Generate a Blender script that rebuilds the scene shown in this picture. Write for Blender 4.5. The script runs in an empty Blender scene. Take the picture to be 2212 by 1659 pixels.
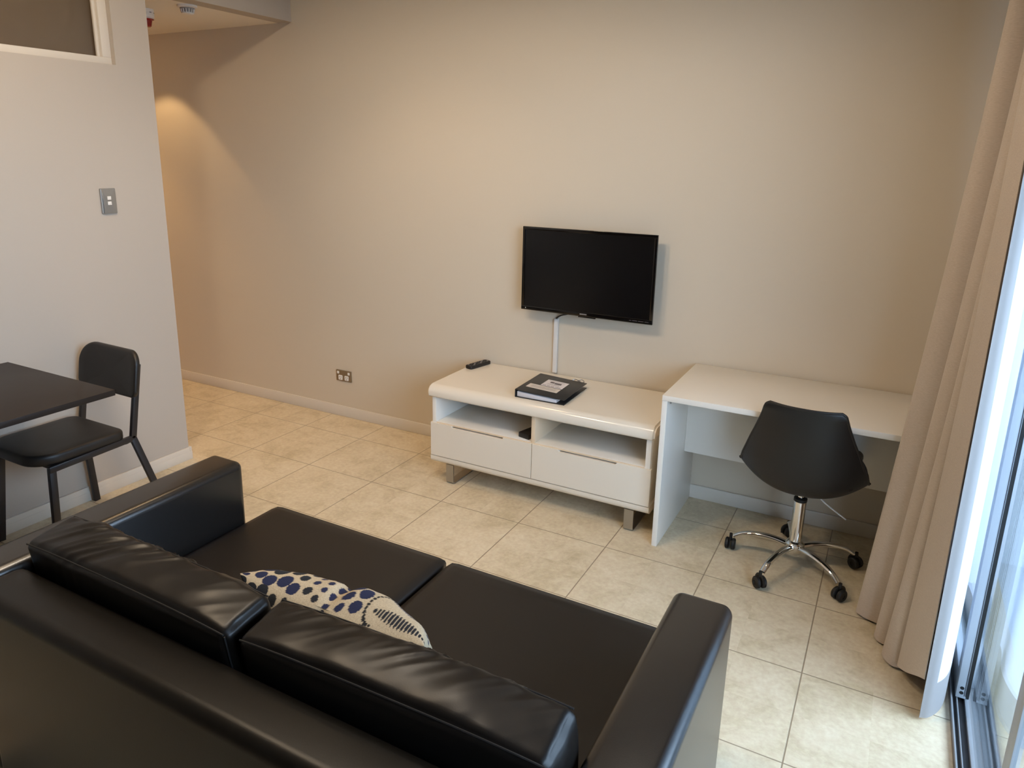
import bpy, bmesh, math, random
from mathutils import Vector, Matrix, noise
random.seed(7)
S = bpy.context.scene
COL = S.collection
PI = math.pi

# ------------------------------------------------------------------ camera
cam_d = bpy.data.cameras.new('camera'); cam = bpy.data.objects.new('camera', cam_d); COL.objects.link(cam)
RM = ((0.8773096273130923, -0.13520395136291555, 0.46048638346819504),
      (0.4796395336271078, 0.21393015202273738, -0.8509875485795894),
      (0.016544957108850022, 0.96744704330076, 0.2525321421183519))
cam.matrix_world = Matrix.Translation((4.1463, -3.608625, 1.744245)) @ Matrix(RM).to_4x4()
cam_d.sensor_fit = 'HORIZONTAL'; cam_d.sensor_width = 36.0
cam_d.lens = 1577.2 / 2212 * 36.0
cam_d.shift_x = 24.7956 / 2212
cam_d.shift_y = -86.8544 / 2212
cam_d.clip_start = 0.02
S.camera = cam

# ------------------------------------------------------------------ view, world, light
S.view_settings.view_transform = 'Standard'; S.view_settings.look = 'None'
S.view_settings.gamma = 1.0; S.view_settings.use_curve_mapping = False
S.view_settings.exposure = 0.95
try:
    S.cycles.use_denoising = True
    S.cycles.max_bounces = 10; S.cycles.diffuse_bounces = 6; S.cycles.glossy_bounces = 5
    S.cycles.transparent_max_bounces = 12; S.cycles.transmission_bounces = 6
    S.cycles.sample_clamp_indirect = 6.0
    S.cycles.caustics_reflective = False; S.cycles.caustics_refractive = False
except Exception: pass

SKY = 7.6
wd = bpy.data.worlds.new('sky'); S.world = wd; wd.use_nodes = True
bg = wd.node_tree.nodes['Background']; bg.inputs[0].default_value = (0.62, 0.79, 1.0, 1); bg.inputs[1].default_value = SKY
_n = wd.node_tree.nodes; _l = wd.node_tree.links          # overcast sky: bright overhead, dim towards and below the horizon
_tc = _n.new('ShaderNodeTexCoord'); _sp = _n.new('ShaderNodeSeparateXYZ'); _rp = _n.new('ShaderNodeValToRGB')
_l.new(_tc.outputs['Generated'], _sp.inputs[0])
_mp = _n.new('ShaderNodeMapRange'); _mp.inputs[1].default_value = -1; _mp.inputs[2].default_value = 1; _l.new(_sp.outputs[2], _mp.inputs[0]); _l.new(_mp.outputs[0], _rp.inputs[0])
_e = _rp.color_ramp.elements; _e[0].position = .42; _e[0].color = (.05, .05, .05, 1); _e[1].position = .86; _e[1].color = (1, 1, 1, 1)
_k = _e.new(.50); _k.color = (.68, .68, .68, 1); _k = _e.new(.60); _k.color = (.85, .85, .85, 1)
_m = _n.new('ShaderNodeMath'); _m.operation = 'MULTIPLY'; _m.inputs[1].default_value = SKY; _l.new(_rp.outputs[0], _m.inputs[0]); _l.new(_m.outputs[0], bg.inputs[1])

WARM = (1.0, 0.78, 0.55)
def spot(name, loc, power, angle, blend=0.25, color=WARM, tilt=(0, 0, 0), size=0.03):
    l = bpy.data.lights.new(name, 'SPOT'); l.energy = power; l.color = color
    l.spot_size = math.radians(angle); l.spot_blend = blend; l.shadow_soft_size = size
    o = bpy.data.objects.new(name, l); COL.objects.link(o); o.location = loc; o.rotation_euler = tilt
    return o
# (x, y, ceiling z, watts, cone, blend)
DOWNLIGHTS_AND_FILLS = [
    (-0.50, -0.36, 2.50, 12, 88, 0.22, (1.0, .66, .32)),
    (-1.75, -0.45, 2.50, 48, 120, 0.4, (1.0, .62, .25)),
    (1.75, -0.95, 3.0, 12, 104, 0.6, (1.0, .70, .40)),
    (1.9, -2.4, 3.0, 64, 178, 0.3, (1.0, .78, .54)),  # added wide fill spot that lifts the TV wall and room
    (2.65, -2.1, 3.0, 56, 166, 0.5, (1.0, .85, .68)),  # added fill spot for the wall right of the television
    (1.6, -1.35, 3.0, 14, 72, 0.8, (1.0, .56, .22)),  # added narrow spot, throws a warm tint on the floor
    (3.5, -1.1, 3.0, 7, 130, 0.8, (1.0, .88, .74)),  # added weak fill for the desk and curtain side
]

# ------------------------------------------------------------------ materials
def lin(h):
    h = h.lstrip('#'); r = []
    for i in (0, 2, 4):
        c = int(h[i:i + 2], 16) / 255
        r.append(c / 12.92 if c <= 0.04045 else ((c + 0.055) / 1.055) ** 2.4)
    return tuple(r) + (1,)
def mat(name, color, rough=0.5, metal=0.0, spec=0.5, coat=0.0, coat_rough=0.1, bump=None, var=None, emit=None):
    m = bpy.data.materials.new(name); m.use_nodes = True; nt = m.node_tree
    b = nt.nodes['Principled BSDF']
    c = lin(color) if isinstance(color, str) else color
    b.inputs['Base Color'].default_value = c
    b.inputs['Roughness'].default_value = rough; b.inputs['Metallic'].default_value = metal
    b.inputs['Specular IOR Level'].default_value = spec
    b.inputs['Coat Weight'].default_value = coat; b.inputs['Coat Roughness'].default_value = coat_rough
    tc = None
    if bump or var:
        tc = nt.nodes.new('ShaderNodeTexCoord')
    if var:      # (scale, amount)
        n = nt.nodes.new('ShaderNodeTexNoise'); n.inputs['Scale'].default_value = var[0]; n.inputs['Detail'].default_value = 5
        nt.links.new(tc.outputs['Object'], n.inputs['Vector'])
        mx = nt.nodes.new('ShaderNodeMix'); mx.data_type = 'RGBA'
        mx.inputs[6].default_value = tuple(x * (1 - var[1]) for x in c[:3]) + (1,)
        mx.inputs[7].default_value = tuple(min(1, x * (1 + var[1])) for x in c[:3]) + (1,)
        nt.links.new(n.outputs['Fac'], mx.inputs[0]); nt.links.new(mx.outputs[2], b.inputs['Base Color'])
    if bump:     # (scale, strength, distance)
        n = nt.nodes.new('ShaderNodeTexNoise'); n.inputs['Scale'].default_value = bump[0]; n.inputs['Detail'].default_value = 6
        nt.links.new(tc.outputs['Object'], n.inputs['Vector'])
        bp = nt.nodes.new('ShaderNodeBump'); bp.inputs['Strength'].default_value = bump[1]; bp.inputs['Distance'].default_value = bump[2]
        nt.links.new(n.outputs['Fac'], bp.inputs['Height']); nt.links.new(bp.outputs['Normal'], b.inputs['Normal'])
    if emit:
        b.inputs['Emission Color'].default_value = lin(emit[0]); b.inputs['Emission Strength'].default_value = emit[1]
    return m

M = {}
M['wall'] = mat('painted_wall_darkened', '#b8aea2', 0.6, bump=(220, 0.06, 0.002))  # same paint as the TV wall, darkened to offset the window light
M['wall_tv'] = mat('painted_wall_lightened', '#d0c4b1', 0.6, bump=(220, 0.06, 0.002))  # same paint as the other walls, kept lighter to make up for weaker light
M['rear_dark'] = mat('rear_wall_light_absorber', '#332a22', 0.6)  # unseen rear wall made dark so the sofa back reflects less light
M['ceiling'] = mat('ceiling_paint', '#ece5d9', 0.8)
M['base'] = mat('baseboard_paint', '#d6cec2', 0.35)
M['white'] = mat('white_laminate', '#e4dfd6', 0.28, spec=0.4)
M['gloss'] = mat('cream_gloss_laminate', '#ddd4c5', 0.16, spec=0.5)
M['edge'] = mat('cream_edge_band', '#d9c3a6', 0.4)
M['leather'] = mat('black_leather', '#110e0c', 0.36, spec=0.28, bump=(420, 0.12, 0.001))
M['leather_arm_glint'] = mat('black_leather_arm_glint', '#12100f', 0.27, spec=0.85, bump=(420, 0.12, 0.001))  # same leather, gloss raised to put the window highlight on the arms
M['leather_back_shaded'] = mat('black_leather_back_shaded', '#120f0b', 0.36, spec=0.24, bump=(420, 0.12, 0.001))  # same leather, specular lowered to keep the rear face in shade
M['leather_matt'] = mat('black_leather_seat', '#14100d', 0.42, spec=0.36, bump=(420, 0.12, 0.001))
M['thread'] = mat('stitch_thread', '#0a0706', 0.7)
M['blackfab'] = mat('black_vinyl', '#191614', 0.48, bump=(300, 0.1, 0.001))
M['blackmet'] = mat('black_powder_coat', '#201f22', 0.38)
M['tabletop'] = mat('dark_table_laminate', '#251f1c', 0.45, spec=0.25, bump=(500, 0.05, 0.001))
M['plastic'] = mat('black_plastic', '#1a1817', 0.42, spec=0.45)
M['rubber'] = mat('black_rubber', '#0c0c0c', 0.55)
M['chrome'] = mat('chrome', '#e8e6e2', 0.08, metal=1.0)
M['satin'] = mat('satin_steel', '#b0aeab', 0.35, metal=1.0)
M['alu'] = mat('anodised_aluminium', '#aab0b6', 0.5, metal=0.15)
M['track'] = mat('track_metal', '#85888b', 0.62, spec=0.25)
M['darkgroove'] = mat('track_groove', '#1b191b', 0.6)
M['sill'] = mat('stone_threshold', '#b8a888', 0.5, var=(30, 0.06))
M['screen'] = mat('tv_screen', '#0d0c0d', 0.22, spec=0.5)
M['tvframe'] = mat('tv_bezel', '#0a0808', 0.14, spec=0.6)
M['grey'] = mat('grey_print', '#9a9491', 0.5)
M['plate'] = mat('silver_plate', '#9c9b98', 0.3, metal=0.6)
M['plate_beige'] = mat('bronze_plate', '#8a7860', 0.35, metal=0.4)
M['switch'] = mat('white_plastic', '#e6e2dd', 0.35)
M['red'] = mat('red_lens', '#8e0d10', 0.15, spec=0.6)
M['paper'] = mat('paper', '#dcd6d6', 0.7)
M['paper2'] = mat('cream_paper', '#d2c9bf', 0.7)
M['ink'] = mat('ink', '#5b5356', 0.7)
M['binder'] = mat('binder_cover', '#2b2b2b', 0.4, spec=0.4)
M['conduit'] = mat('white_conduit', '#d8d6d2', 0.35)
M['blind'] = mat('brown_blind', '#7b6047', 0.8, var=(12, 0.06))
M['balcony'] = mat('balcony_tile', '#b3b8bb', 0.6)
M['render'] = mat('balcony_render', '#c5cdd4', 0.8)
M['lamp'] = mat('lamp_face', '#fff1d8', 0.5, emit=('#ffdca6', 6.0))

def floor_material():
    m = bpy.data.materials.new('floor_tiles'); m.use_nodes = True; nt = m.node_tree; N = nt.nodes; L = nt.links
    b = N['Principled BSDF']; tc = N.new('ShaderNodeTexCoord'); sp = N.new('ShaderNodeSeparateXYZ')
    L.new(tc.outputs['Object'], sp.inputs[0])
    def mth(op, a, c=None):
        n = N.new('ShaderNodeMath'); n.operation = op
        for i, v in enumerate((a, c)):
            if v is None: continue
            if isinstance(v, (int, float)): n.inputs[i].default_value = v
            else: L.new(v, n.inputs[i])
        return n.outputs[0]
    T = 0.45
    u = mth('DIVIDE', sp.outputs[0], T); v = mth('DIVIDE', mth('ADD', sp.outputs[1], 0.271), T)
    def edge(w):
        f = mth('FRACT', mth('ADD', w, 40.5))
        return mth('ABSOLUTE', mth('SUBTRACT', f, 0.5))       # 0 on the joint
    e = mth('MINIMUM', edge(u), edge(v))
    mr = N.new('ShaderNodeMapRange'); mr.inputs[1].default_value = 0.0032; mr.inputs[2].default_value = 0.0062
    L.new(e, mr.inputs[0])                                      # 0 in grout, 1 on tile
    cb = N.new('ShaderNodeCombineXYZ')
    L.new(mth('FLOOR', mth('ADD', u, 40.5)), cb.inputs[0]); L.new(mth('FLOOR', mth('ADD', v, 40.5)), cb.inputs[1])
    wn = N.new('ShaderNodeTexWhiteNoise'); L.new(cb.outputs[0], wn.inputs['Vector'])
    off = N.new('ShaderNodeVectorMath'); off.operation = 'MULTIPLY_ADD'
    L.new(wn.outputs['Color'], off.inputs[0]); off.inputs[1].default_value = (9, 9, 9); L.new(tc.outputs['Object'], off.inputs[2])
    n1 = N.new('ShaderNodeTexNoise'); n1.inputs['Scale'].default_value = 5.5; n1.inputs['Detail'].default_value = 9; n1.inputs['Roughness'].default_value = 0.66
    n1.inputs['Distortion'].default_value = 0.6
    L.new(off.outputs[0], n1.inputs['Vector'])
    n2 = N.new('ShaderNodeTexNoise'); n2.inputs['Scale'].default_value = 60; n2.inputs['Detail'].default_value = 6; L.new(off.outputs[0], n2.inputs['Vector'])
    cr = N.new('ShaderNodeValToRGB'); cr.color_ramp.elements[0].position = 0.28; cr.color_ramp.elements[1].position = 0.72
    cr.color_ramp.elements[0].color = lin('#b8a888'); cr.color_ramp.elements[1].color = lin('#d8cab0')
    k = cr.color_ramp.elements.new(0.5); k.color = lin('#cfc0a4')
    L.new(n1.outputs['Fac'], cr.inputs[0])
    fine = N.new('ShaderNodeMix'); fine.data_type = 'RGBA'; fine.blend_type = 'OVERLAY'; fine.inputs[0].default_value = 0.28
    L.new(cr.outputs[0], fine.inputs[6]); L.new(n2.outputs['Fac'], fine.inputs[7])
    g = N.new('ShaderNodeMix'); g.data_type = 'RGBA'; g.inputs[6].default_value = lin('#92826c')
    L.new(mr.outputs[0], g.inputs[0]); L.new(fine.outputs[2], g.inputs[7]); L.new(g.outputs[2], b.inputs['Base Color'])
    b.inputs['Roughness'].default_value = 0.4; b.inputs['Specular IOR Level'].default_value = 0.45
    bp = N.new('ShaderNodeBump'); bp.inputs['Strength'].default_value = 0.5; bp.inputs['Distance'].default_value = 0.002
    hs = mth('ADD', mr.outputs[0], mth('MULTIPLY', n2.outputs['Fac'], 0.25))
    L.new(hs, bp.inputs['Height']); L.new(bp.outputs[0], b.inputs['Normal'])
    return m
M['floor'] = floor_material()

def fabric_material():
    m = bpy.data.materials.new('drape_weave'); m.use_nodes = True; nt = m.node_tree; N = nt.nodes; L = nt.links
    b = N['Principled BSDF']; tc = N.new('ShaderNodeTexCoord'); mp = N.new('ShaderNodeMapping'); mp.inputs['Scale'].default_value = (90, 90, 700)
    L.new(tc.outputs['Object'], mp.inputs[0]); n = N.new('ShaderNodeTexNoise'); n.inputs['Scale'].default_value = 1; n.inputs['Detail'].default_value = 4
    L.new(mp.outputs[0], n.inputs['Vector']); mx = N.new('ShaderNodeMix'); mx.data_type = 'RGBA'
    mx.inputs[6].default_value = lin('#a39485'); mx.inputs[7].default_value = lin('#c4b5a6')
    L.new(n.outputs['Fac'], mx.inputs[0]); L.new(mx.outputs[2], b.inputs['Base Color'])
    b.inputs['Roughness'].default_value = 0.85; b.inputs['Sheen Weight'].default_value = 0.15
    bp = N.new('ShaderNodeBump'); bp.inputs['Strength'].default_value = 0.25; bp.inputs['Distance'].default_value = 0.002
    L.new(n.outputs['Fac'], bp.inputs['Height']); L.new(bp.outputs[0], b.inputs['Normal'])
    return m
M['drape'] = fabric_material()

def lining_material(name, col, trans):
    m = bpy.data.materials.new(name); m.use_nodes = True; nt = m.node_tree; N = nt.nodes; L = nt.links
    out = N['Material Output']; b = N['Principled BSDF']; b.inputs['Base Color'].default_value = lin(col); b.inputs['Roughness'].default_value = 0.85
    t = N.new('ShaderNodeBsdfTranslucent'); t.inputs[0].default_value = lin(col)
    mx = N.new('ShaderNodeMixShader'); mx.inputs[0].default_value = trans
    L.new(b.outputs[0], mx.inputs[1]); L.new(t.outputs[0], mx.inputs[2]); L.new(mx.outputs[0], out.inputs[0])
    return m
M['lining'] = lining_material('curtain_lining', '#dcdde6', 0.10)
M['hem'] = lining_material('curtain_hem', '#96918e', 0.05)

def glass_material():
    m = bpy.data.materials.new('window_glass'); m.use_nodes = True; nt = m.node_tree; N = nt.nodes; L = nt.links
    out = N['Material Output']; N.remove(N['Principled BSDF'])
    tr = N.new('ShaderNodeBsdfTransparent'); tr.inputs[0].default_value = (0.93, 0.97, 1.0, 1)
    gl = N.new('ShaderNodeBsdfGlossy'); gl.inputs['Roughness'].default_value = 0.01
    # Schlick reflectance from |incoming . normal|, the same from both sides of the pane
    ge = N.new('ShaderNodeNewGeometry'); dt_ = N.new('ShaderNodeVectorMath'); dt_.operation = 'DOT_PRODUCT'
    L.new(ge.outputs['Incoming'], dt_.inputs[0]); L.new(ge.outputs['Normal'], dt_.inputs[1])
    def mth(op, a, c=None):
        n = N.new('ShaderNodeMath'); n.operation = op
        for i, v in enumerate((a, c)):
            if v is None: continue
            if isinstance(v, (int, float)): n.inputs[i].default_value = v
            else: L.new(v, n.inputs[i])
        return n.outputs[0]
    p5 = mth('POWER', mth('SUBTRACT', 1.0, mth('ABSOLUTE', dt_.outputs['Value'])), 5.0)
    f = mth('ADD', mth('MULTIPLY', p5, 0.96), 0.04)
    mx = N.new('ShaderNodeMixShader'); L.new(f, mx.inputs[0])
    L.new(tr.outputs[0], mx.inputs[1]); L.new(gl.outputs[0], mx.inputs[2]); L.new(mx.outputs[0], out.inputs[0])
    return m
M['glass'] = glass_material()

# ------------------------------------------------------------------ object helpers
ROOTOFF = {}
def thing(name, loc, label, cat, group=None):
    o = bpy.data.objects.new(name, None); COL.objects.link(o); o.location = loc; o.empty_display_size = 0.05
    o['label'] = label; o['category'] = cat
    if group: o['group'] = group
    ROOTOFF[o] = Vector(loc)
    return o
def obj(name, bm, m, parent=None, smooth=None, label=None, cat=None, group=None, kind=None, sharp=35):
    """one mesh object; verts are given in world coordinates"""
    off = ROOTOFF.get(parent, Vector((0, 0, 0))) if parent else Vector((0, 0, 0))
    if parent is None and cat:                       # single-mesh thing: origin at its base centre
        vs = [v.co for v in bm.verts]
        off = Vector(((min(v.x for v in vs) + max(v.x for v in vs)) / 2, (min(v.y for v in vs) + max(v.y for v in vs)) / 2, min(v.z for v in vs)))
    for v in bm.verts: v.co -= off
    bmesh.ops.recalc_face_normals(bm, faces=bm.faces)
    me = bpy.data.meshes.new(name); bm.to_mesh(me); bm.free()
    ms = m if isinstance(m, (list, tuple)) else [m]
    for x in ms: me.materials.append(M[x] if isinstance(x, str) else x)
    if smooth is not False:
        for p in me.polygons: p.use_smooth = True
        me.set_sharp_from_angle(angle=math.radians(sharp))
    o = bpy.data.objects.new(name, me); COL.objects.link(o)
    if parent: o.parent = parent; ROOTOFF[o] = off
    else: o.location = off; ROOTOFF[o] = off
    if label: o['label'] = label
    if cat: o['category'] = cat
    if group: o['group'] = group
    if kind: o['kind'] = kind
    return o
def NB(): return bmesh.new()
def bx(bm, x0, x1, y0, y1, z0, z1, bev=0.0, seg=2, mi=0, M4=None):
    r = bmesh.ops.create_cube(bm, size=1.0); vs = r['verts']
    for v in vs: v.co = Vector((x0 + (v.co.x + .5) * (x1 - x0), y0 + (v.co.y + .5) * (y1 - y0), z0 + (v.co.z + .5) * (z1 - z0)))
    fs = list({f for v in vs for f in v.link_faces})
    if bev > 0:
        es = list({e for v in vs for e in v.link_edges})
        rr = bmesh.ops.bevel(bm, geom=es, offset=bev, segments=seg, profile=0.5, affect='EDGES')
        vs = list({v for f in rr['faces'] for v in f.verts} | {v for v in vs if v.is_valid})
        fs = list({f for v in vs for f in v.link_faces})
    for f in fs: f.material_index = mi
    if M4 is not None:
        for v in vs: v.co = M4 @ v.co
    return vs
def box(name, x0, x1, y0, y1, z0, z1, m, parent=None, bev=0.002, seg=2, **k):
    bm = NB(); bx(bm, x0, x1, y0, y1, z0, z1, bev, seg); return obj(name, bm, m, parent, **k)
def struct(name, bm, m): return obj(name, bm, m, None, smooth=False, kind='structure')
def catmull(pts, n=8, closed=False):
    P = [Vector(p) for p in pts]; out = []
    N_ = len(P)
    rng = range(N_ if closed else N_ - 1)
    for i in rng:
        p1, p2 = P[i], P[(i + 1) % N_]
        p0 = P[i - 1] if (i > 0 or closed) else p1 + (p1 - p2)
        p3 = P[(i + 2) % N_] if (i + 2 < N_ or closed) else p2 + (p2 - p1)
        for k in range(n):
            t = k / n
            out.append(0.5 * ((2 * p1) + (p2 - p0) * t + (2 * p0 - 5 * p1 + 4 * p2 - p3) * t * t + (3 * p1 - p0 - 3 * p2 + p3) * t ** 3))
    if not closed: out.append(P[-1])
    return out
def tube(bm, pts, r, seg=12, sx=1.0, sy=1.0, up=(0, 0, 1), cap=True):
    """sweep an ellipse; r is a number or list"""
    P = [Vector(p) for p in pts]; n = len(P); R = r if isinstance(r, (list, tuple)) else [r] * n
    if len(R) != n: R = [R[0] + (R[-1] - R[0]) * i / (n - 1) for i in range(n)] if len(R) == 2 else R
    rings = []
    U = Vector(up)
    for i in range(n):
        t = (P[min(i + 1, n - 1)] - P[max(i - 1, 0)]).normalized()
        u = U - t * U.dot(t)
        if u.length < 1e-3: u = Vector((1, 0, 0)) - t * t.x
        u.normalize(); w = t.cross(u)
        rings.append([bm.verts.new(P[i] + (w * math.cos(a) * sx + u * math.sin(a) * sy) * R[i]) for a in [2 * PI * k / seg for k in range(seg)]])
    for a, b in zip(rings, rings[1:]):
        for k in range(seg): bm.faces.new((a[k], a[(k + 1) % seg], b[(k + 1) % seg], b[k]))
    if cap:
        bm.faces.new(list(reversed(rings[0]))); bm.faces.new(rings[-1])
    return rings
def lathe(bm, prof, cx, cy, seg=32, M4=None):
    """prof: list of (r, z)"""
    rings = []
    for r, z in prof:
        if r < 1e-5: rings.append([bm.verts.new((cx, cy, z))])
        else: rings.append([bm.verts.new((cx + r * math.cos(2 * PI * k / seg), cy + r * math.sin(2 * PI * k / seg), z)) for k in range(seg)])
    for a, b in zip(rings, rings[1:]):
        for k in range(seg):
            q = []
            for v in (a[k % len(a)], a[(k + 1) % len(a)], b[(k + 1) % len(b)], b[k % len(b)]):
                if v not in q: q.append(v)
            if len(q) > 2: bm.faces.new(q)
    vs = [v for r in rings for v in r]
    if M4 is not None:
        for v in vs: v.co = M4 @ v.co
    return vs
def bar(bm, p0, p1, w, t, side=(1, 0, 0), bev=0.003):
    """flat bar from p0 to p1, t thick along `side`, w wide across"""
    p0, p1 = Vector(p0), Vector(p1); d = p1 - p0; L = d.length; d.normalize()
    s = Vector(side); s = (s - d * s.dot(d)).normalized(); c = d.cross(s)
    Mx = Matrix((s, c, d)).transposed().to_4x4(); Mx.translation = p0
    bx(bm, -t / 2, t / 2, -w / 2, w / 2, 0, L, bev, 2, M4=Mx)
def puffy(half, seg, r, puff, fn=None, M4=None):
    """closed rounded box with bulging faces. half, seg, puff: 3-tuples"""
    bm = NB(); cache = {}
    def V(p):
        key = tuple(round(c, 6) for c in p)
        if key in cache: return cache[key]
        h = Vector(half); q = Vector((p[0] * h.x, p[1] * h.y, p[2] * h.z))
        inn = Vector([max(-(h[i] - r), min(h[i] - r, q[i])) for i in range(3)])
        d = q - inn
        if d.length > 1e-9: q = inn + d.normalized() * r
        for a in range(3):
            b_, c_ = (a + 1) % 3, (a + 2) % 3
            w = (1 - p[b_] ** 2) * (1 - p[c_] ** 2)
            q[a] += puff[a] * (w ** 0.6 if w > 0 else 0) * p[a]
        if fn: q = fn(Vector(p), q)
        if M4 is not None: q = M4 @ q
        cache[key] = bm.verts.new(q); return cache[key]
    for a in range(3):
        b_, c_ = (a + 1) % 3, (a + 2) % 3
        for s in (-1, 1):
            for i in range(seg[b_]):
                for j in range(seg[c_]):
                    vs = []
                    for di, dj in ((0, 0), (1, 0), (1, 1), (0, 1)):
                        p = [0, 0, 0]; p[a] = s; p[b_] = -1 + 2 * (i + di) / seg[b_]; p[c_] = -1 + 2 * (j + dj) / seg[c_]
                        vs.append(V(p))
                    if len(set(vs)) == 4: bm.faces.new(vs)
    return bm
def roundrect(x0, x1, y0, y1, r, n=6):
    """outline, r = (r00, r10, r11, r01) corner radii or a number"""
    R = r if isinstance(r, (tuple, list)) else (r,) * 4
    out = []
    for (cx, cy, sx, sy, a0, rr) in ((x0, y0, 1, 1, PI, R[0]), (x1, y0, -1, 1, 1.5 * PI, R[1]), (x1, y1, -1, -1, 0, R[2]), (x0, y1, 1, -1, .5 * PI, R[3])):
        for k in range(n + 1):
            a = a0 + .5 * PI * k / n
            out.append((cx + sx * rr + rr * math.cos(a), cy + sy * rr + rr * math.sin(a)))
    return out
def extrude_outline(bm, pts, z0, z1, bev=0.0, fmap=None, inner_steps=0):
    """prism with eased edges; pts 2-D outline; fmap maps (x,y,z)->Vector"""
    cx = sum(p[0] for p in pts) / len(pts); cy = sum(p[1] for p in pts) / len(pts)
    F = fmap or (lambda x, y, z: Vector((x, y, z)))
    n = len(pts)
    def off(d):
        out = []
        for i in range(n):
            a = Vector(pts[i - 1]); b = Vector(pts[i]); c = Vector(pts[(i + 1) % n])
            t = (c - a); t = t.normalized() if t.length > 1e-9 else Vector((1, 0))
            out.append((b.x - t.y * d, b.y + t.x * d))
        return out
    lev = []
    if bev > 0:
        for k in range(4):
            a = .5 * PI * k / 3
            lev.append((z0 + bev * (1 - math.sin(a)), bev * (1 - math.cos(a))))
        lev.reverse()
        lev = [(z0 + bev * (1 - math.sin(a)), bev * (1 - math.cos(a))) for a in [.5 * PI * k / 3 for k in (3, 2, 1, 0)]] + \
              [(z1 - bev * (1 - math.sin(a)), bev * (1 - math.cos(a))) for a in [.5 * PI * k / 3 for k in (0, 1, 2, 3)]]
    else: lev = [(z0, 0), (z1, 0)]
    rings = []
    for z, d in lev:
        rings.append([bm.verts.new(F(x, y, z)) for x, y in off(d)])
    for a, b in zip(rings, rings[1:]):
        for k in range(n): bm.faces.new((a[k], a[(k + 1) % n], b[(k + 1) % n], b[k]))
    for ring, z in ((rings[0], lev[0][0]), (rings[-1], lev[-1][0])):
        prev = ring; pp = [(v) for v in off(lev[0][1])]
        for s in range(1, inner_steps + 1):
            f = 1 - s / (inner_steps + 1)
            cur = [bm.verts.new(F(cx + (x - cx) * f, cy + (y - cy) * f, z)) for x, y in pp]
            for k in range(n): bm.faces.new((prev[k], prev[(k + 1) % n], cur[(k + 1) % n], cur[k]))
            prev = cur
        c = bm.verts.new(F(cx, cy, z))
        for k in range(n): bm.faces.new((prev[k], prev[(k + 1) % n], c))
    return rings

# ------------------------------------------------------------------ room shell
XL, XR, YB, ZC, ZK = 0.70, 4.50, -5.6, 3.0, 2.50       # left wall, window wall, rear wall, ceiling, corridor ceiling
CX = -3.2                                                # corridor end
bm = NB(); bx(bm, CX - .1, 4.50, YB - .1, 0.10, -0.1, 0.0); struct('floor', bm, 'floor')
bm = NB(); bx(bm, CX - .1, 4.72, 0.0, 0.12, 0.0, ZC); struct('wall_tv', bm, 'wall_tv')
# left wall with the high window opening and the corridor opening (lintel above)
WY0, WY1, WZ0, WZ1 = -2.35, -1.203, 2.127, 2.62
bm = NB()
bx(bm, XL - .11, XL, YB, WY0, 0, ZC); bx(bm, XL - .11, XL, WY1, -1.008, 0, ZC)
bx(bm, XL - .11, XL, WY0, WY1, 0, WZ0); bx(bm, XL - .11, XL, WY0, WY1, WZ1, ZC)
bx(bm, XL - .11, XL, -1.008, 0.0, ZK, ZC)
bmesh.ops.remove_doubles(bm, verts=bm.verts, dist=1e-5)
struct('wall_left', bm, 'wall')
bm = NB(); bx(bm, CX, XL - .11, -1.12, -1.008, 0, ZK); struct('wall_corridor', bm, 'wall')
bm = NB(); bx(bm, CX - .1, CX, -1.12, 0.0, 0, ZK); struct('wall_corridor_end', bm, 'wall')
bm = NB(); bx(bm, XL - .11, 4.72, YB - .1, YB, 0, ZC); struct('wall_rear', bm, 'rear_dark')
bm = NB(); bx(bm, XL - .11, 4.72, YB - .1, 0.12, ZC, ZC + .1); struct('ceiling', bm, 'ceiling')
bm = NB(); bx(bm, CX - .1, XL - .11, -1.12, 0.0, ZK, ZK + .1); struct('ceiling_corridor', bm, 'ceiling')
# window wall with the door opening
DY0, DY1, DZ = -3.45, -0.2, 2.6
bm = NB()
bx(bm, XR, XR + .2, DY1, 0.0, 0, ZC); bx(bm, XR, XR + .2, YB, DY0, 0, ZC); bx(bm, XR, XR + .2, DY0, DY1, DZ, ZC)
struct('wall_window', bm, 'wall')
bm = NB(); bx(bm, 4.5, 4.72, YB - .1, 0.12, -0.1, -0.002); struct('floor_threshold', bm, 'sill')

def baseboard(name, pts_boxes):
    bm = NB()
    for (x0, x1, y0, y1) in pts_boxes: bx(bm, x0, x1, y0, y1, 0.0, 0.074, 0.003, 2)
    return obj(name, bm, 'base', None, kind='structure')
baseboard('baseboard_tv', [(CX, XR, -0.012, 0.0)])
baseboard('baseboard_left', [(XL, XL + .012, YB, -1.008), (XL - .11, XL + .012, -1.008, -0.996), (CX, XL - .11, -1.008, -0.996)])
# thin cap line of the skirting (a groove shadow in the photo)
bm = NB(); bx(bm, XL + .0122, XL + .0135, YB, -0.996, 0.0, 0.047, 0.0005); obj('trim_1', bm, 'base', None, kind='structure')

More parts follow.
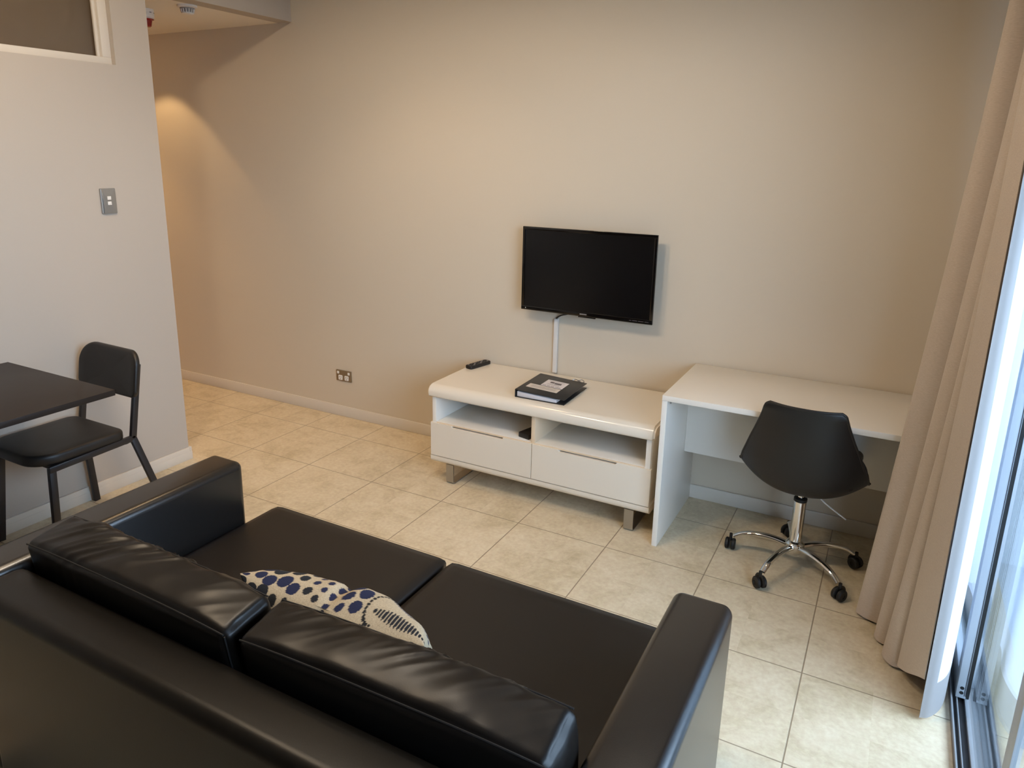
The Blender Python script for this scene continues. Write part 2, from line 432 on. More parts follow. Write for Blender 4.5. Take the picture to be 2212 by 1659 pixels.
# high internal window in the left wall
wf = NB()
fx0, fx1 = XL - .075, XL - .028; t = 0.045
bx(wf, fx0, fx1, WY0, WY1, WZ0, WZ0 + .034, .002); bx(wf, fx0, fx1, WY0, WY1, WZ1 - t, WZ1, .002)
bx(wf, fx0, fx1, WY1 - t, WY1, WZ0 + .034, WZ1 - t, .002); bx(wf, fx0, fx1, WY0, WY0 + t, WZ0 + .034, WZ1 - t, .002)
win = obj('window_1', wf, 'base', None, kind='structure')
bm = NB(); bx(bm, XL - .068, XL - .062, WY0 + t - .004, WY1 - t + .004, WZ0 + .03, WZ1 - t + .004)
obj('window_pane', bm, 'glass', win, smooth=False)
bm = NB(); bx(bm, XL - .105, XL - .098, WY0 + .002, WY1 - .002, WZ0 + .001, WZ1 - .001)
obj('window_blind', bm, 'blind', win, smooth=False, label='brown blind drawn behind the glass')
bm = NB(); bx(bm, fx1 - .03, fx1 - .018, WY1 - t - .014, WY1 - t, WZ0 + .034, WZ1 - t, .001)
obj('glazing_bead', bm, 'base', win)

# balcony outside (seen only through the glass)
bm = NB(); bx(bm, 4.72, 6.6, -6.0, 0.6, -0.12, -0.03); struct('floor_balcony', bm, 'balcony')
bm = NB(); bx(bm, 4.72, 6.6, 0.12, 0.26, -0.03, 2.9); struct('wall_balcony', bm, 'render')
bm = NB(); bx(bm, 6.45, 6.6, -6.0, 0.12, -0.03, 1.0); struct('wall_parapet', bm, 'render')
bm = NB(); bx(bm, 4.72, 6.3, -6.0, 0.26, 2.95, 3.1); struct('ceiling_balcony_shade', bm, 'render')  # unseen slab added to cut sky light from overhead

# ------------------------------------------------------------------ sliding door
door = obj('door_1', (lambda b: (bx(b, 4.505, 4.615, DY0, DY0 + .04, 0.018, DZ), bx(b, 4.505, 4.615, DY1 - .04, DY1, 0.018, DZ),
                                bx(b, 4.505, 4.615, DY0, DY1, DZ - .045, DZ), b)[-1])(NB()), 'alu', None, kind='structure')
tr = NB()
bx(tr, 4.500, 4.620, DY0, DY1, -0.002, 0.004)
for x0, x1, z1 in ((4.500, 4.5055, .02), (4.517, 4.5205, .018), (4.541, 4.552, .018), (4.575, 4.585, .018), (4.61, 4.62, .02)):
    bx(tr, x0, x1, DY0, DY1, 0.004, z1, .0008)
obj('track', tr, 'track', door)
tg = NB(); bx(tg, 4.5215, 4.5400, DY0 + .04, DY1 - .04, 0.0042, 0.0062); bx(tg, 4.5060, 4.5165, DY0 + .04, DY1 - .04, 0.0042, 0.0056)
obj('track_groove', tg, 'darkgroove', door, smooth=False, label='dark groove of the door track')
# open sliding panel parked towards the TV wall
pn = NB(); y0, y1 = -1.065, DY1 - .042; xa, xb = 4.5135, 4.5425
bx(pn, xa, xb, y0, y0 + .05, .02, DZ - .05, .0015); bx(pn, xa, xb, y1 - .05, y1, .02, DZ - .05, .0015)
bx(pn, xa, xb, y0 + .05, y1 - .05, .02, .10, .0015); bx(pn, xa, xb, y0 + .05, y1 - .05, DZ - .12, DZ - .05, .0015)
pnl = obj('sliding_panel', pn, 'alu', door)
gp = NB(); bx(gp, 4.525, 4.531, y0 + .048, y1 - .048, .098, DZ - .118); obj('glass_pane', gp, 'glass', pnl, smooth=False)
for z in (.040, .058):
    h = NB(); lathe(h, [(0, -.0012), (.0062, -.0012), (.0062, 0), (0, 0)], 0, 0, 16, Matrix.Translation((4.528, y0 - .0002, z)) @ Matrix.Rotation(PI / 2, 4, 'X'))
    obj('screw_hole', h, 'rubber', pnl)
sl = NB(); bx(sl, xb + .0002, 4.5518, y0 + .004, y0 + .024, .02, DZ - .06)
obj('brush_seal', sl, 'rubber', pnl, smooth=False)
sl = NB()
for x in (4.5365, 4.5405): bx(sl, x, x + .0016, y0 - .0012, y0 - .0001, .03, DZ - .06)
obj('stile_seal', sl, 'rubber', pnl, smooth=False, label='black rubber seal on the stile')
# fixed pane nearer the camera
fp = NB(); fy1, fy0 = -1.035, -1.66; xa, xb = 4.552, 4.571
bx(fp, xa, xb, fy0 - .07, fy0, .02, DZ - .05, .0015); bx(fp, xa, xb, -0.99, -0.955, .02, DZ - .05, .0015)
bx(fp, xa + .003, xb, fy0, -0.99, DZ - .1, DZ - .05, .001)
fpo = obj('fixed_panel', fp, 'alu', door)
gp = NB(); bx(gp, 4.558, 4.564, fy0, -0.99, .018, DZ - .1); obj('glass_pane', gp, 'glass', fpo, smooth=False)
fp = NB(); bx(fp, xa, xb, DY0 + .045, DY0 + .09, .02, DZ - .05, .0015); bx(fp, xa, xb, DY0 + .09, fy0 - .07, DZ - .1, DZ - .05, .001)
fp2 = obj('fixed_panel', fp, 'alu', door)
gp = NB(); bx(gp, 4.558, 4.564, DY0 + .09, fy0 - .07, .018, DZ - .1); obj('glass_pane', gp, 'glass', fp2, smooth=False)

# ------------------------------------------------------------------ curtain
CZ1 = 2.96
def lerp(a, b, t): return a + (b - a) * t
def sheet(path_fn, n, zs, zbot=None, thick=0.0015, name='x', mi_fn=None):
    bm = NB(); rows = []
    for side in (0, 1):
        grid = []
        for zi, z in enumerate(zs):
            pts = path_fn(z); m_ = len(pts); row = []
            for i, p in enumerate(pts):
                a = pts[max(0, i - 1)]; b = pts[min(m_ - 1, i + 1)]; t_ = (b - a).normalized(); nrm = Vector((-t_.y, t_.x))
                zz = z if not zbot else zbot(i / (m_ - 1), z)
                q = p + nrm * (thick * (1 if side else -1) / 2)
                row.append(bm.verts.new((q.x, q.y, zz)))
            grid.append(row)
        rows.append(grid)
    nr, nc = len(zs), len(rows[0][0])
    def F(vs, u, z):
        f = bm.faces.new(vs)
        if mi_fn: f.material_index = mi_fn(u, z)
    for s in (0, 1):
        g = rows[s]
        for j in range(nr - 1):
            for i in range(nc - 1):
                F((g[j][i], g[j][i + 1], g[j + 1][i + 1], g[j + 1][i]) if s else (g[j][i + 1], g[j][i], g[j + 1][i], g[j + 1][i + 1]), i / (nc - 1), zs[j])
    a, b = rows
    for j in range(nr - 1):
        for i in (0, nc - 1): F((a[j][i], b[j][i], b[j + 1][i], a[j + 1][i]), i / (nc - 1), zs[j])
    for i in range(nc - 1):
        for j in (0, nr - 1): F((a[j][i], a[j][i + 1], b[j][i + 1], b[j][i]), i / (nc - 1), zs[j])
    return bm
# plan of the pleats at the floor: (x, y) alternating crests (towards the room) and valleys
BOT = [(4.46, -.22), (4.40, -.27), (4.46, -.33), (4.40, -.39), (4.46, -.45), (4.40, -.51), (4.44, -.59), (4.215, -.665), (4.222, -.735), (4.35, -.775),
       (4.272, -.80), (4.283, -.865), (4.38, -.89), (4.30, -.915), (4.318, -.975), (4.41, -.99), (4.345, -1.02), (4.362, -1.11), (4.404, -1.215)]
TOPX = 4.40
def drape_path(z):
    t = z / CZ1; pts = []
    for i, (x, y) in enumerate(BOT):
        f = min(1.0, max(0.0, (-y - .2) / 1.0))
        cx = lerp(TOPX, TOPX, f); amp = (x - 4.33)
        lean = .07 * z * (1 - max(0, (i - 13) / 5)) if i >= 7 else .05 * z
        xx = x + lean * (1 - .25 * t)
        mid = 4.425
        xx = mid + (xx - mid) * (1 - .18 * t)
        xx = min(xx, 4.462)
        yy = lerp(y, -.22 + (y + .22) * .985, t) + .012 * math.sin(2.1 * z + i * 1.7) * (0 if i == len(BOT) - 1 else 1)
        pts.append(Vector((xx + .006 * math.sin(1.6 * z + i * 2.3) * (0 if i == len(BOT) - 1 else 1), yy)))
    P3 = catmull([(p.x, p.y, 0) for p in pts], 9)
    return [Vector((p.x, p.y)) for p in P3]
cur = thing('curtain', (4.38, -.72, 0), 'floor-length taupe pleated curtain with white lining beside the sliding glass door', 'curtain')
zs = [0.012 + (CZ1 - 0.012) * (k / 46) for k in range(47)]
def dbot(u, z):
    lift = 0.0
    if u > .84: lift = .135 * ((u - .84) / .16) ** 1.3
    elif u > .78: lift = 0.0
    lift += .006 * math.sin(u * 40)
    k = max(0, 1 - z / .5)
    return z + max(0, lift) * k
obj('drape', sheet(drape_path, 0, zs, dbot, .003), 'drape', cur, sharp=80)
def lining_path(z):
    e = .012 * math.sin(z * 2.2)
    P3 = catmull([(4.408, -1.2235, 0), (4.436 + e * .3, -1.205, 0), (4.470, -1.14, 0), (4.489, -1.03, 0), (4.478, -.90, 0), (4.490, -.75, 0), (4.476, -.6, 0), (4.489, -.45, 0), (4.482, -.3, 0)], 10)
    return [Vector((p.x, p.y)) for p in P3]
def hem_mi(u, z): return 1 if (z < .115 or u < .135) else 0
lin_o = obj('lining', sheet(lining_path, 0, zs, None, .0016, mi_fn=hem_mi), ['lining', 'hem'], cur, sharp=80, label='white curtain lining with a grey hem')
# ceiling track for the curtain
ct = NB(); bx(ct, 4.37, 4.40, -3.5, -.2, ZC - .035, ZC, .002); obj('curtain_track', ct, 'white', None, label='white curtain track fixed to the ceiling above the glass door', cat='curtain track')

# ------------------------------------------------------------------ sofa
sofa = thing('sofa', (2.955, -2.27, 0), 'black leather two-seater sofa with square arms in the foreground, seen from behind', 'sofa')
AH = .648
def softbox(x0, x1, y0, y1, z0, z1, r, seg, puff, fn=None):
    c = Matrix.Translation(((x0 + x1) / 2, (y0 + y1) / 2, (z0 + z1) / 2))
    return puffy(((x1 - x0) / 2, (y1 - y0) / 2, (z1 - z0) / 2), seg, r, puff, fn, c)
def tidy_fn(half, r):
    """concentrate grid lines in the rounded edges"""
    return None
def rbox(x0, x1, y0, y1, z0, z1, r, seg=5, mi=0):
    bm = NB(); bx(bm, x0, x1, y0, y1, z0, z1, r, seg); return bm
obj('arm', rbox(2.012, 2.163, -2.805, -1.888, .05, AH, .028, 7), 'leather_arm_glint', sofa, sharp=60)
obj('arm', rbox(3.752, 3.905, -2.805, -1.886, .05, AH, .028, 7), 'leather_arm_glint', sofa, sharp=60)
obj('backrest', rbox(2.166, 3.749, -2.812, -2.664, .05, AH - .004, .034, 6), 'leather_back_shaded', sofa, sharp=60)
obj('base', rbox(2.166, 3.749, -2.662, -1.765, .05, .272, .012, 3), 'leather_matt', sofa, sharp=60)
for (x0, x1) in ((2.167, 2.952), (2.963, 3.748)):
    b = softbox(x0, x1, -2.66, -1.745, .273, .416, .02, (24, 24, 8), (.0, .0, .006))
    sc = obj('seat_cushion', b, 'leather_matt', sofa, sharp=80)
    pass
for (x, y) in ((2.08, -1.95), (3.83, -1.95), (2.08, -2.74), (3.83, -2.74)):
    b = NB(); lathe(b, [(0, 0), (.022, 0), (.026, .052), (0, .052)], x, y, 20); obj('foot', b, 'blackmet', sofa)
def back_cushion(xc, w, wrinkle, yc, tiltz=0.0):
    h, d = .155, .072
    Mx = Matrix.Translation((xc, yc, .418 + h)) @ Matrix.Rotation(math.radians(tiltz), 4, 'Z') @ Matrix.Rotation(math.radians(9), 4, 'X')
    def fn(p, q):
        # sagging corners, creases running across the top towards the front
        top = max(0, p.z) ; e = 1 - abs(p.x) ** 6
        q.z -= .010 * abs(p.x) ** 3 * (p.z > 0)
        if p.z > -.2:
            g = 1 - 2.6 * abs(noise.noise(Vector((q.x * 19 - q.y * 22 + 3 * wrinkle, q.y * 4, q.z * 4 + wrinkle * 7)))) ** .8
            g *= max(0, .5 + .9 * noise.noise(Vector((q.x * 3.1 + 4 * wrinkle, q.y * 9, 2))) - .35 * p.x * (wrinkle > .8))
            g2 = noise.noise(Vector((q.x * 9, q.y * 9, q.z * 9 + 5 * wrinkle)))
            amp = .0085 * wrinkle * e * (0.35 + .65 * max(0, p.y * .5 + .5))
            q.z += g * amp * max(0, p.z) + g2 * .006 * max(0, p.z) * e
            q.y += (g * amp + g2 * .004 * e) * (1 if p.y > 0 else .25) * (1 if abs(p.y) > .98 else 0)
        q.x += .004 * noise.noise(Vector((p.y * 2, p.z * 2, wrinkle))) * (abs(p.x) > .98)
        return q
    b = puffy((w / 2, d, h), (150, 24, 44), .020, (.012, .012, .016), fn, Mx)
    c = obj('back_cushion', b, 'leather', sofa, sharp=80)
    # stitched seams round the rear and front top edges
    for sy in (-1, 1):
        s = NB(); pts = []
        for k in range(61):
            u = -1 + 2 * k / 60
            zc = h - .0055 - .010 * abs(u) ** 3
            pts.append(Mx @ Vector((u * (w / 2 - .006), sy * (d - .0045), zc)))
        tube(s, pts, .0022, 6); obj('seam', s, 'thread', c)
    s = NB(); pts = [Mx @ Vector((sx * (w / 2 - .003), -(d - .0045), z)) for sx in (1,) for z in [h - .02 - .29 * k / 20 for k in range(21)]]
    tube(s, pts, .0022, 6); obj('seam', s, 'thread', c)
    return c
back_cushion(2.568, .775, 1.0, -2.573, -.5)
back_cushion(3.357, .745, .45, -2.560, 1.5)

# ------------------------------------------------------------------ throw pillow
def pillow():
    W, H, T = .575, .29, .095
    n = 260
    bm = NB(); lay = bm.loops.layers.color.new('print')
    lin_c = Vector(lin('#d3c9b8')[:3]); navy = Vector(lin('#1c2a49')[:3]); blue = Vector(lin('#27447c')[:3]); dark = Vector(lin('#15161f')[:3])
    random.seed(11)
    fr_, rr_ = [], []                        # (x, distance from the top seam, rx, ry, colour)
    for ci in range(10):
        x = -.272 + ci * .037; big = .5 + .5 * math.sin(ci * .9 - 1.2)
        d = .012 + .012 * (ci % 2)
        while d < .40:
            r = .0085 + .0115 * (.5 + .5 * math.sin(ci * .8 + d * 16 - .9))
            fr_.append((x + random.uniform(-.003, .003), d + r * .3, r, r * 1.1, random.choice((navy, blue, blue)))); d += 2 * r + .013
        d = .018 + .010 * (ci % 2)
        while d < .40:
            r = .0055 + .0125 * max(0, math.cos(ci * .55 - .9 + d * 4)) if ci < 7 else .006 + .002 * (ci % 2)
            rr_.append((x + random.uniform(-.003, .003), d, r, r * 1.1, random.choice((navy, dark, navy)))); d += 2 * r + .014
    for k in range(17):
        a = PI * (.5 + k / 16)
        for L_ in (fr_, rr_): L_.append((.128 + .040 * math.cos(a), .060 + .062 * math.sin(a), .0042, .0056, dark))
    for L_, rows in ((fr_, ((.038, .018, navy), (.12, .02, blue), (.2, .02, navy))), (rr_, ((.050, .022, blue), (.125, .016, navy), (.20, .02, blue)))):
        for d, hh, c in rows:
            for k in range(17): L_.append((.118 + k * .0103, d, .0040, .006 + hh * math.sin(PI * min(1, (k + .5) / 16)), c))
    def cellify(dots):
        cells = {}
        for d in dots:
            for i in range(int((d[0] - .03 + 1) / .05), int((d[0] + .03 + 1) / .05) + 1):
                for j in range(int((d[1] - .03 + 1) / .05), int((d[1] + .03 + 1) / .05) + 1): cells.setdefault((i, j), []).append(d)
        return cells
    CE = {1: cellify(fr_), -1: cellify(rr_)}
    def colour(x, d, s):
        for (dx, dy, rx, ry, c) in CE[s].get((int((x + 1) / .05), int((d + 1) / .05)), ()):
            if ((x - dx) / rx) ** 2 + ((d - dy) / ry) ** 2 < 1: return c
        return lin_c
    grid = {}
    def P(i, j, s):
        u = math.sin(PI / 2 * (-1 + 2 * i / n)); v = math.sin(PI / 2 * (-1 + 2 * j / n))
        x = W / 2 * u * (1 - .07 * (1 - abs(u) ** 2) * 0 - .075 * (1 - v * v) * 1); y = H / 2 * v * (1 - .075 * (1 - u * u))
        t = (1 - u ** 4) ** .6 * (1 - v ** 4) ** .5 * T
        t *= 1 + .22 * noise.noise(Vector((x * 5, y * 5, s * 3)))
        t += .006 * noise.noise(Vector((x * 18, y * 18, s * 3 + 9))) * ((1 - u * u) * (1 - v * v)) ** .3
        t -= .024 * math.exp(-((x + .01) / .022) ** 2) * math.exp(-((y - .12) / .06) ** 2)      # crease in the top
        t = max(t, 0) * (1.12 if s > 0 else .70)
        return Vector((x, s * t, y))
    ARC = {}
    for s in (-1, 1):
        acc, prev, tab = 0.0, P(n // 2 - 24, n, s), {n: 0.0}
        for j in range(n - 1, -1, -1):
            cur_ = P(n // 2 - 24, j, s); acc += (cur_ - prev).length; prev = cur_; tab[j] = acc
        ARC[s] = tab
    V = {}
    def vert(i, j, s):
        edge = i in (0, n) or j in (0, n)
        key = (i, j, 0 if edge else s)
        if key not in V:
            V[key] = bm.verts.new(P(i, j, s))
        return V[key]
    for s in (-1, 1):
        for i in range(n):
            for j in range(n):
                q = [(i, j), (i + 1, j), (i + 1, j + 1), (i, j + 1)]
                if s > 0: q.reverse()
                f = bm.faces.new([vert(a, b_, s) for a, b_ in q])
                for lp, (a, b_) in zip(f.loops, q):
                    x = W / 2 * math.sin(PI / 2 * (-1 + 2 * a / n))
                    c = colour(x, ARC[s][b_], s); lp[lay] = (c.x, c.y, c.z, 1)
    return bm
pm = bpy.data.materials.new('printed_linen'); pm.use_nodes = True
nt = pm.node_tree; b = nt.nodes['Principled BSDF']; va = nt.nodes.new('ShaderNodeVertexColor'); va.layer_name = 'print'
tc = nt.nodes.new('ShaderNodeTexCoord'); n_ = nt.nodes.new('ShaderNodeTexNoise'); n_.inputs['Scale'].default_value = 350; nt.links.new(tc.outputs['Object'], n_.inputs['Vector'])
mx = nt.nodes.new('ShaderNodeMix'); mx.data_type = 'RGBA'; mx.blend_type = 'OVERLAY'; mx.inputs[0].default_value = .45
nt.links.new(va.outputs[0], mx.inputs[6]); nt.links.new(n_.outputs['Fac'], mx.inputs[7]); nt.links.new(mx.outputs[2], b.inputs['Base Color'])
b.inputs['Roughness'].default_value = .9
bp = nt.nodes.new('ShaderNodeBump'); bp.inputs['Strength'].default_value = .35; bp.inputs['Distance'].default_value = .002
nt.links.new(n_.outputs['Fac'], bp.inputs['Height']); nt.links.new(bp.outputs[0], b.inputs['Normal'])
pb = pillow()
PM = Matrix.Translation((3.052, -2.392, .548)) @ Matrix.Rotation(math.radians(24), 4, 'X')
for v in pb.verts: v.co = PM @ v.co
obj('throw_pillow', pb, pm, None, label='cream linen throw pillow with navy dots leaning on the sofa back cushions', cat='pillow', sharp=80)

# ------------------------------------------------------------------ TV unit
ux0, ux1, uf, ub = 2.063, 3.286, -.536, -.016
unit = thing('tv_unit', (2.675, -.276, 0), 'low glossy cream TV unit with two open compartments and two drawers against the wall', 'tv unit')
def profile_x(bm, prof, x0, x1):
    """prism along x from a (y,z) profile"""
    a = [bm.verts.new((x0, y, z)) for y, z in prof]; b = [bm.verts.new((x1, y, z)) for y, z in prof]; n = len(prof)
    for k in range(n): bm.faces.new((a[k], a[(k + 1) % n], b[(k + 1) % n], b[k]))
    bm.faces.new(a[::-1]); bm.faces.new(b)
def arc(cy, cz, r, a0, a1, n=8): return [(cy + r * math.cos(a0 + (a1 - a0) * k / n), cz + r * math.sin(a0 + (a1 - a0) * k / n)) for k in range(n + 1)]
ZT, zs0 = .552, .487
b = NB(); R_ = .045
profile_x(b, [(ub, ZT), ] + arc(uf - .012 + R_, ZT - R_, R_, PI / 2, PI, 8) + arc(uf - .012 + .012, zs0 + .012, .012, PI, 1.5 * PI, 4) + [(ub, zs0)], ux0 - .012, ux1 + .006)
bmesh.ops.recalc_face_normals(b, faces=b.faces)
es = [e for e in b.edges if len(e.link_faces) == 2 and e.calc_face_angle(0) > 1.2 and abs(e.verts[0].co.x - e.verts[1].co.x) < 1e-6]
bmesh.ops.bevel(b, geom=es, offset=.010, segments=3, affect='EDGES', clamp_overlap=True)
obj('top', b, 'gloss', unit, sharp=40)
b = NB(); R_ = .026
profile_x(b, arc(uf + R_, .111 + R_, R_, PI, 1.5 * PI, 6) + [(ub, .111), (ub, .1495), (uf, .1495)], ux0, ux1)
obj('bottom_panel', b, 'gloss', unit)
th = .024
def panel(name, x0, x1, y0, y1, z0, z1, m='white', bev=.0012): return box(name, x0, x1, y0, y1, z0, z1, m, unit, bev)
panel('side_panel', ux0 + .010, ux0 + .010 + th, uf + .006, ub, .150, zs0); panel('side_panel', ux1 - .010 - th, ux1 - .010, uf + .006, ub, .150, zs0)
panel('divider', 2.662, 2.684, uf + .008, ub - .01, .150, zs0, 'edge')
panel('shelf', ux0 + .034, 2.662, uf + .008, ub - .012, .336, .346); panel('shelf', 2.684, ux1 - .034, uf + .008, ub - .012, .336, .346)
panel('back_panel', ux0 + .034, ux1 - .034, ub - .008, ub, .150, zs0)
gp_ = NB(); bx(gp_, ux0 + .036, 2.662, uf + .0065, uf + .0078, .3385, .3458); bx(gp_, 2.684, ux1 - .036, uf + .0065, uf + .0078, .3385, .3458)
obj('edge_band', gp_, 'edge', unit, smooth=False)
def drawer(x0, x1, gx0, gx1):
    """front with a finger recess cut into its top edge from gx0 to gx1"""
    b = NB(); y0, y1 = uf, uf + .019; z0, z1, zn = .1535, .341, .330
    pr_ = [(x0, z0), (x1, z0), (x1, z1), (gx1 + .008, z1), (gx1, zn), (gx0, zn), (gx0 - .008, z1), (x0, z1)]
    a = [b.verts.new((x, y0, z)) for x, z in pr_]; c = [b.verts.new((x, y1, z)) for x, z in pr_]; n = len(pr_)
    for k in range(n): b.faces.new((a[k], a[(k + 1) % n], c[(k + 1) % n], c[k]))
    b.faces.new(a); b.faces.new(c[::-1])
    bmesh.ops.recalc_face_normals(b, faces=b.faces)
    es = [e for e in b.edges if abs(e.verts[0].co.y - y0) < 1e-6 and abs(e.verts[1].co.y - y0) < 1e-6]
    bmesh.ops.bevel(b, geom=es, offset=.0012, segments=2, affect='EDGES')
    return obj('drawer_front', b, 'gloss', unit)
drawer(ux0 + .001, 2.6685, 2.20, 2.50)
drawer(2.6715, ux1 - .002, 2.82, 3.11)
def sled(x, w=.046):
    b = NB(); t = .006; y0, y1 = uf + .012, ub - .06
    P_ = [(y0, .111)] + arc(y0 + .018, .018, .018, PI, 1.5 * PI, 5) + arc(y1 - .018, .018, .018, 1.5 * PI, 2 * PI, 5) + [(y1, .111)]
    I_ = [(y1 - t, .111)] + arc(y1 - .018, .018, .012, 2 * PI, 1.5 * PI, 5) + arc(y0 + .018, .018, .012, 1.5 * PI, PI, 5) + [(y0 + t, .111)]
    A = [b.verts.new((x - w / 2, y, z)) for y, z in P_]; B = [b.verts.new((x + w / 2, y, z)) for y, z in P_]
    Ai = [b.verts.new((x - w / 2, y, z)) for y, z in reversed(I_)]; Bi = [b.verts.new((x + w / 2, y, z)) for y, z in reversed(I_)]
    n = len(P_)
    for k in range(n - 1):
        b.faces.new((A[k], A[k + 1], B[k + 1], B[k])); b.faces.new((Ai[k], Bi[k], Bi[k + 1], Ai[k + 1]))
        b.faces.new((A[k], Ai[k], Ai[k + 1], A[k + 1])); b.faces.new((B[k], B[k + 1], Bi[k + 1], Bi[k]))
    for k in (0, n - 1): b.faces.new((A[k], B[k], Bi[k], Ai[k]))
    return obj('leg', b, 'satin', unit, label='flat steel loop leg')
sled(2.178); sled(3.188)

# things on and in the TV unit
bi = thing('binder', (2.675, -.33, ZT), 'black ring binder with white paper labels lying on the cream TV unit', 'binder')
MB = Matrix.Translation((2.675, -.325, ZT + .0005)) @ Matrix.Rotation(math.radians(1.5), 4, 'Z')
hw, hd = .133, .158
def bbox(name, x0, x1, y0, y1, z0, z1, m, parent, bev=.001, skew=None, **k):
    b = NB(); vs = bx(b, x0, x1, y0, y1, z0, z1, bev, 2)
    for v in b.verts:
        if skew: v.co.z += skew * (v.co.x - x0)
        v.co.x += .06 * 0
        v.co = MB @ v.co
    return obj(name, b, m, parent, **k)
SK = -.055
bbox('cover', -hw, hw, -hd, hd, 0, .003, 'binder', bi)
cv = bbox('cover', -hw, hw, -hd, hd, .039, .042, 'binder', bi, skew=SK)
bbox('spine', -hw - .003, -hw + .001, -hd, hd, 0.0, .042, 'binder', bi, bev=.002)
bbox('paper_block', -hw + .006, hw - .045, -hd + .010, hd - .014, .0035, .029, 'paper', bi, skew=SK * .8)
# labels
l1 = bbox('label_sheet', -.055, .062, -.02, .085, .0425, .0431, 'paper', cv, bev=0, skew=SK, label='white label with a small picture')
for v in l1.data.vertices: v.co.z += (-.055 + hw) * SK
l2 = bbox('label_sheet', -.108, .062, -.088, -.028, .0425, .0431, 'paper2', cv, bev=0, skew=SK, label='cream label strip with text')
for v in l2.data.vertices: v.co.z += (-.108 + hw) * SK
def ink(parent, rects, m='ink'):
    b = NB()
    for x0, x1, y0, y1 in rects:
        for v in bx(b, x0, x1, y0, y1, .0432, .0436):
            v.co.z += (v.co.x + hw) * SK; v.co = MB @ v.co
    return obj('print', b, m, parent, smooth=False)
ink(l1, [(-.028, -.006, .038, .058), (-.003, .035, .032, .054), (-.04, .045, .066, .068), (-.03, .03, .020, .0215), (-.035, .035, .012, .0135), (-.05, -.03, -.010, -.006), (-.024, -.008, -.010, -.006), (-.002, .016, -.010, -.006), (.022, .05, -.010, -.006)])
ink(l2, [(-.09 + .012 * i * 0, .045, -.045 - .009 * i, -.0442 - .009 * i) for i in range(4)])
cb = NB(); tube(cb, catmull([MB @ Vector(p) for p in ((.045, .16, .028), (.06, .172, .034), (.085, .168, .03), (.10, .158, .026))], 6), .0025, 8)
tube(cb, catmull([MB @ Vector(p) for p in ((.08, .158, .03), (.095, .176, .036), (.112, .170, .03), (.105, .156, .026))], 6), .0022, 8)
obj('ring', cb, 'satin', bi)

rm = thing('remote_control', (2.115, -.1, ZT), 'black television remote control at the left rear corner of the TV unit', 'remote control')
MR = Matrix.Translation((2.108, -.108, ZT + .0005)) @ Matrix.Rotation(math.radians(-13), 4, 'Z')
b = NB(); extrude_outline(b, roundrect(-.024, .024, -.085, .085, .011), 0, .020, .005, lambda x, y, z: MR @ Vector((x, y, z))); body = obj('body', b, 'plastic', rm)
for r_ in range(8):
    for c_ in range(3):
        if r_ in (3,) and c_ != 1: continue
        b = NB(); rr = .008 if r_ == 3 else .0042
        lathe(b, [(0, .0195), (rr, .0195), (rr * .9, .0218), (0, .0222)], (c_ - 1) * .013, -.066 + r_ * .0185, 12, MR); obj('button', b, 'grey' if (r_ + c_) % 3 == 0 else 'rubber', rm)

dk = NB(); MD = Matrix.Translation((2.625, -.455, .3462)) @ Matrix.Rotation(math.radians(-14), 4, 'Z')
bx(dk, -.040, .028, -.05, .13, 0, .026, .002, M4=MD); 
for v in dk.verts: v.co.x = min(v.co.x, 2.660)
obj('media_box', dk, 'plastic', None, label='small flat black box in the left compartment of the TV unit, against the divider', cat='box')

# ------------------------------------------------------------------ desk
dx0, dx1, df, db, dz = 3.3275, 4.365, -.60, -.013, .7325
desk = thing('desk', (3.86, -.3, 0), 'white laminate desk with panel sides beside the TV unit under the office chair', 'desk')
box('desktop', dx0, dx1, df, db, dz - .025, dz, 'white', desk, .0015)
box('side_panel', dx0, dx0 + .024, df + .002, db, 0, dz - .0255, 'white', desk, .0012)
box('side_panel', dx1 - .024, dx1, df + .002, db, 0, dz - .0255, 'white', desk, .0012)
box('modesty_panel', dx0 + .0245, dx1 - .0245, -.215, -.197, .335, dz - .0255, 'white', desk, .001)
for x, y, s in ((dx0 + .03, df + .02, 1),):
    b = NB(); lathe(b, [(0, 0), (.004, 0), (.004, .012), (0, .012)], x + .004, y, 10, Matrix.Translation((0, 0, dz - .0385))); obj('screw', b, 'satin', desk)

# ------------------------------------------------------------------ office chair
OX, OY = 3.922, -.447
oc = thing('office_chair', (OX, OY, 0), 'black swivel office chair with chrome star base in front of the white desk', 'chair')
OM = Matrix.Translation((OX, OY, 0)) @ Matrix.Rotation(math.radians(-2), 4, 'Z')
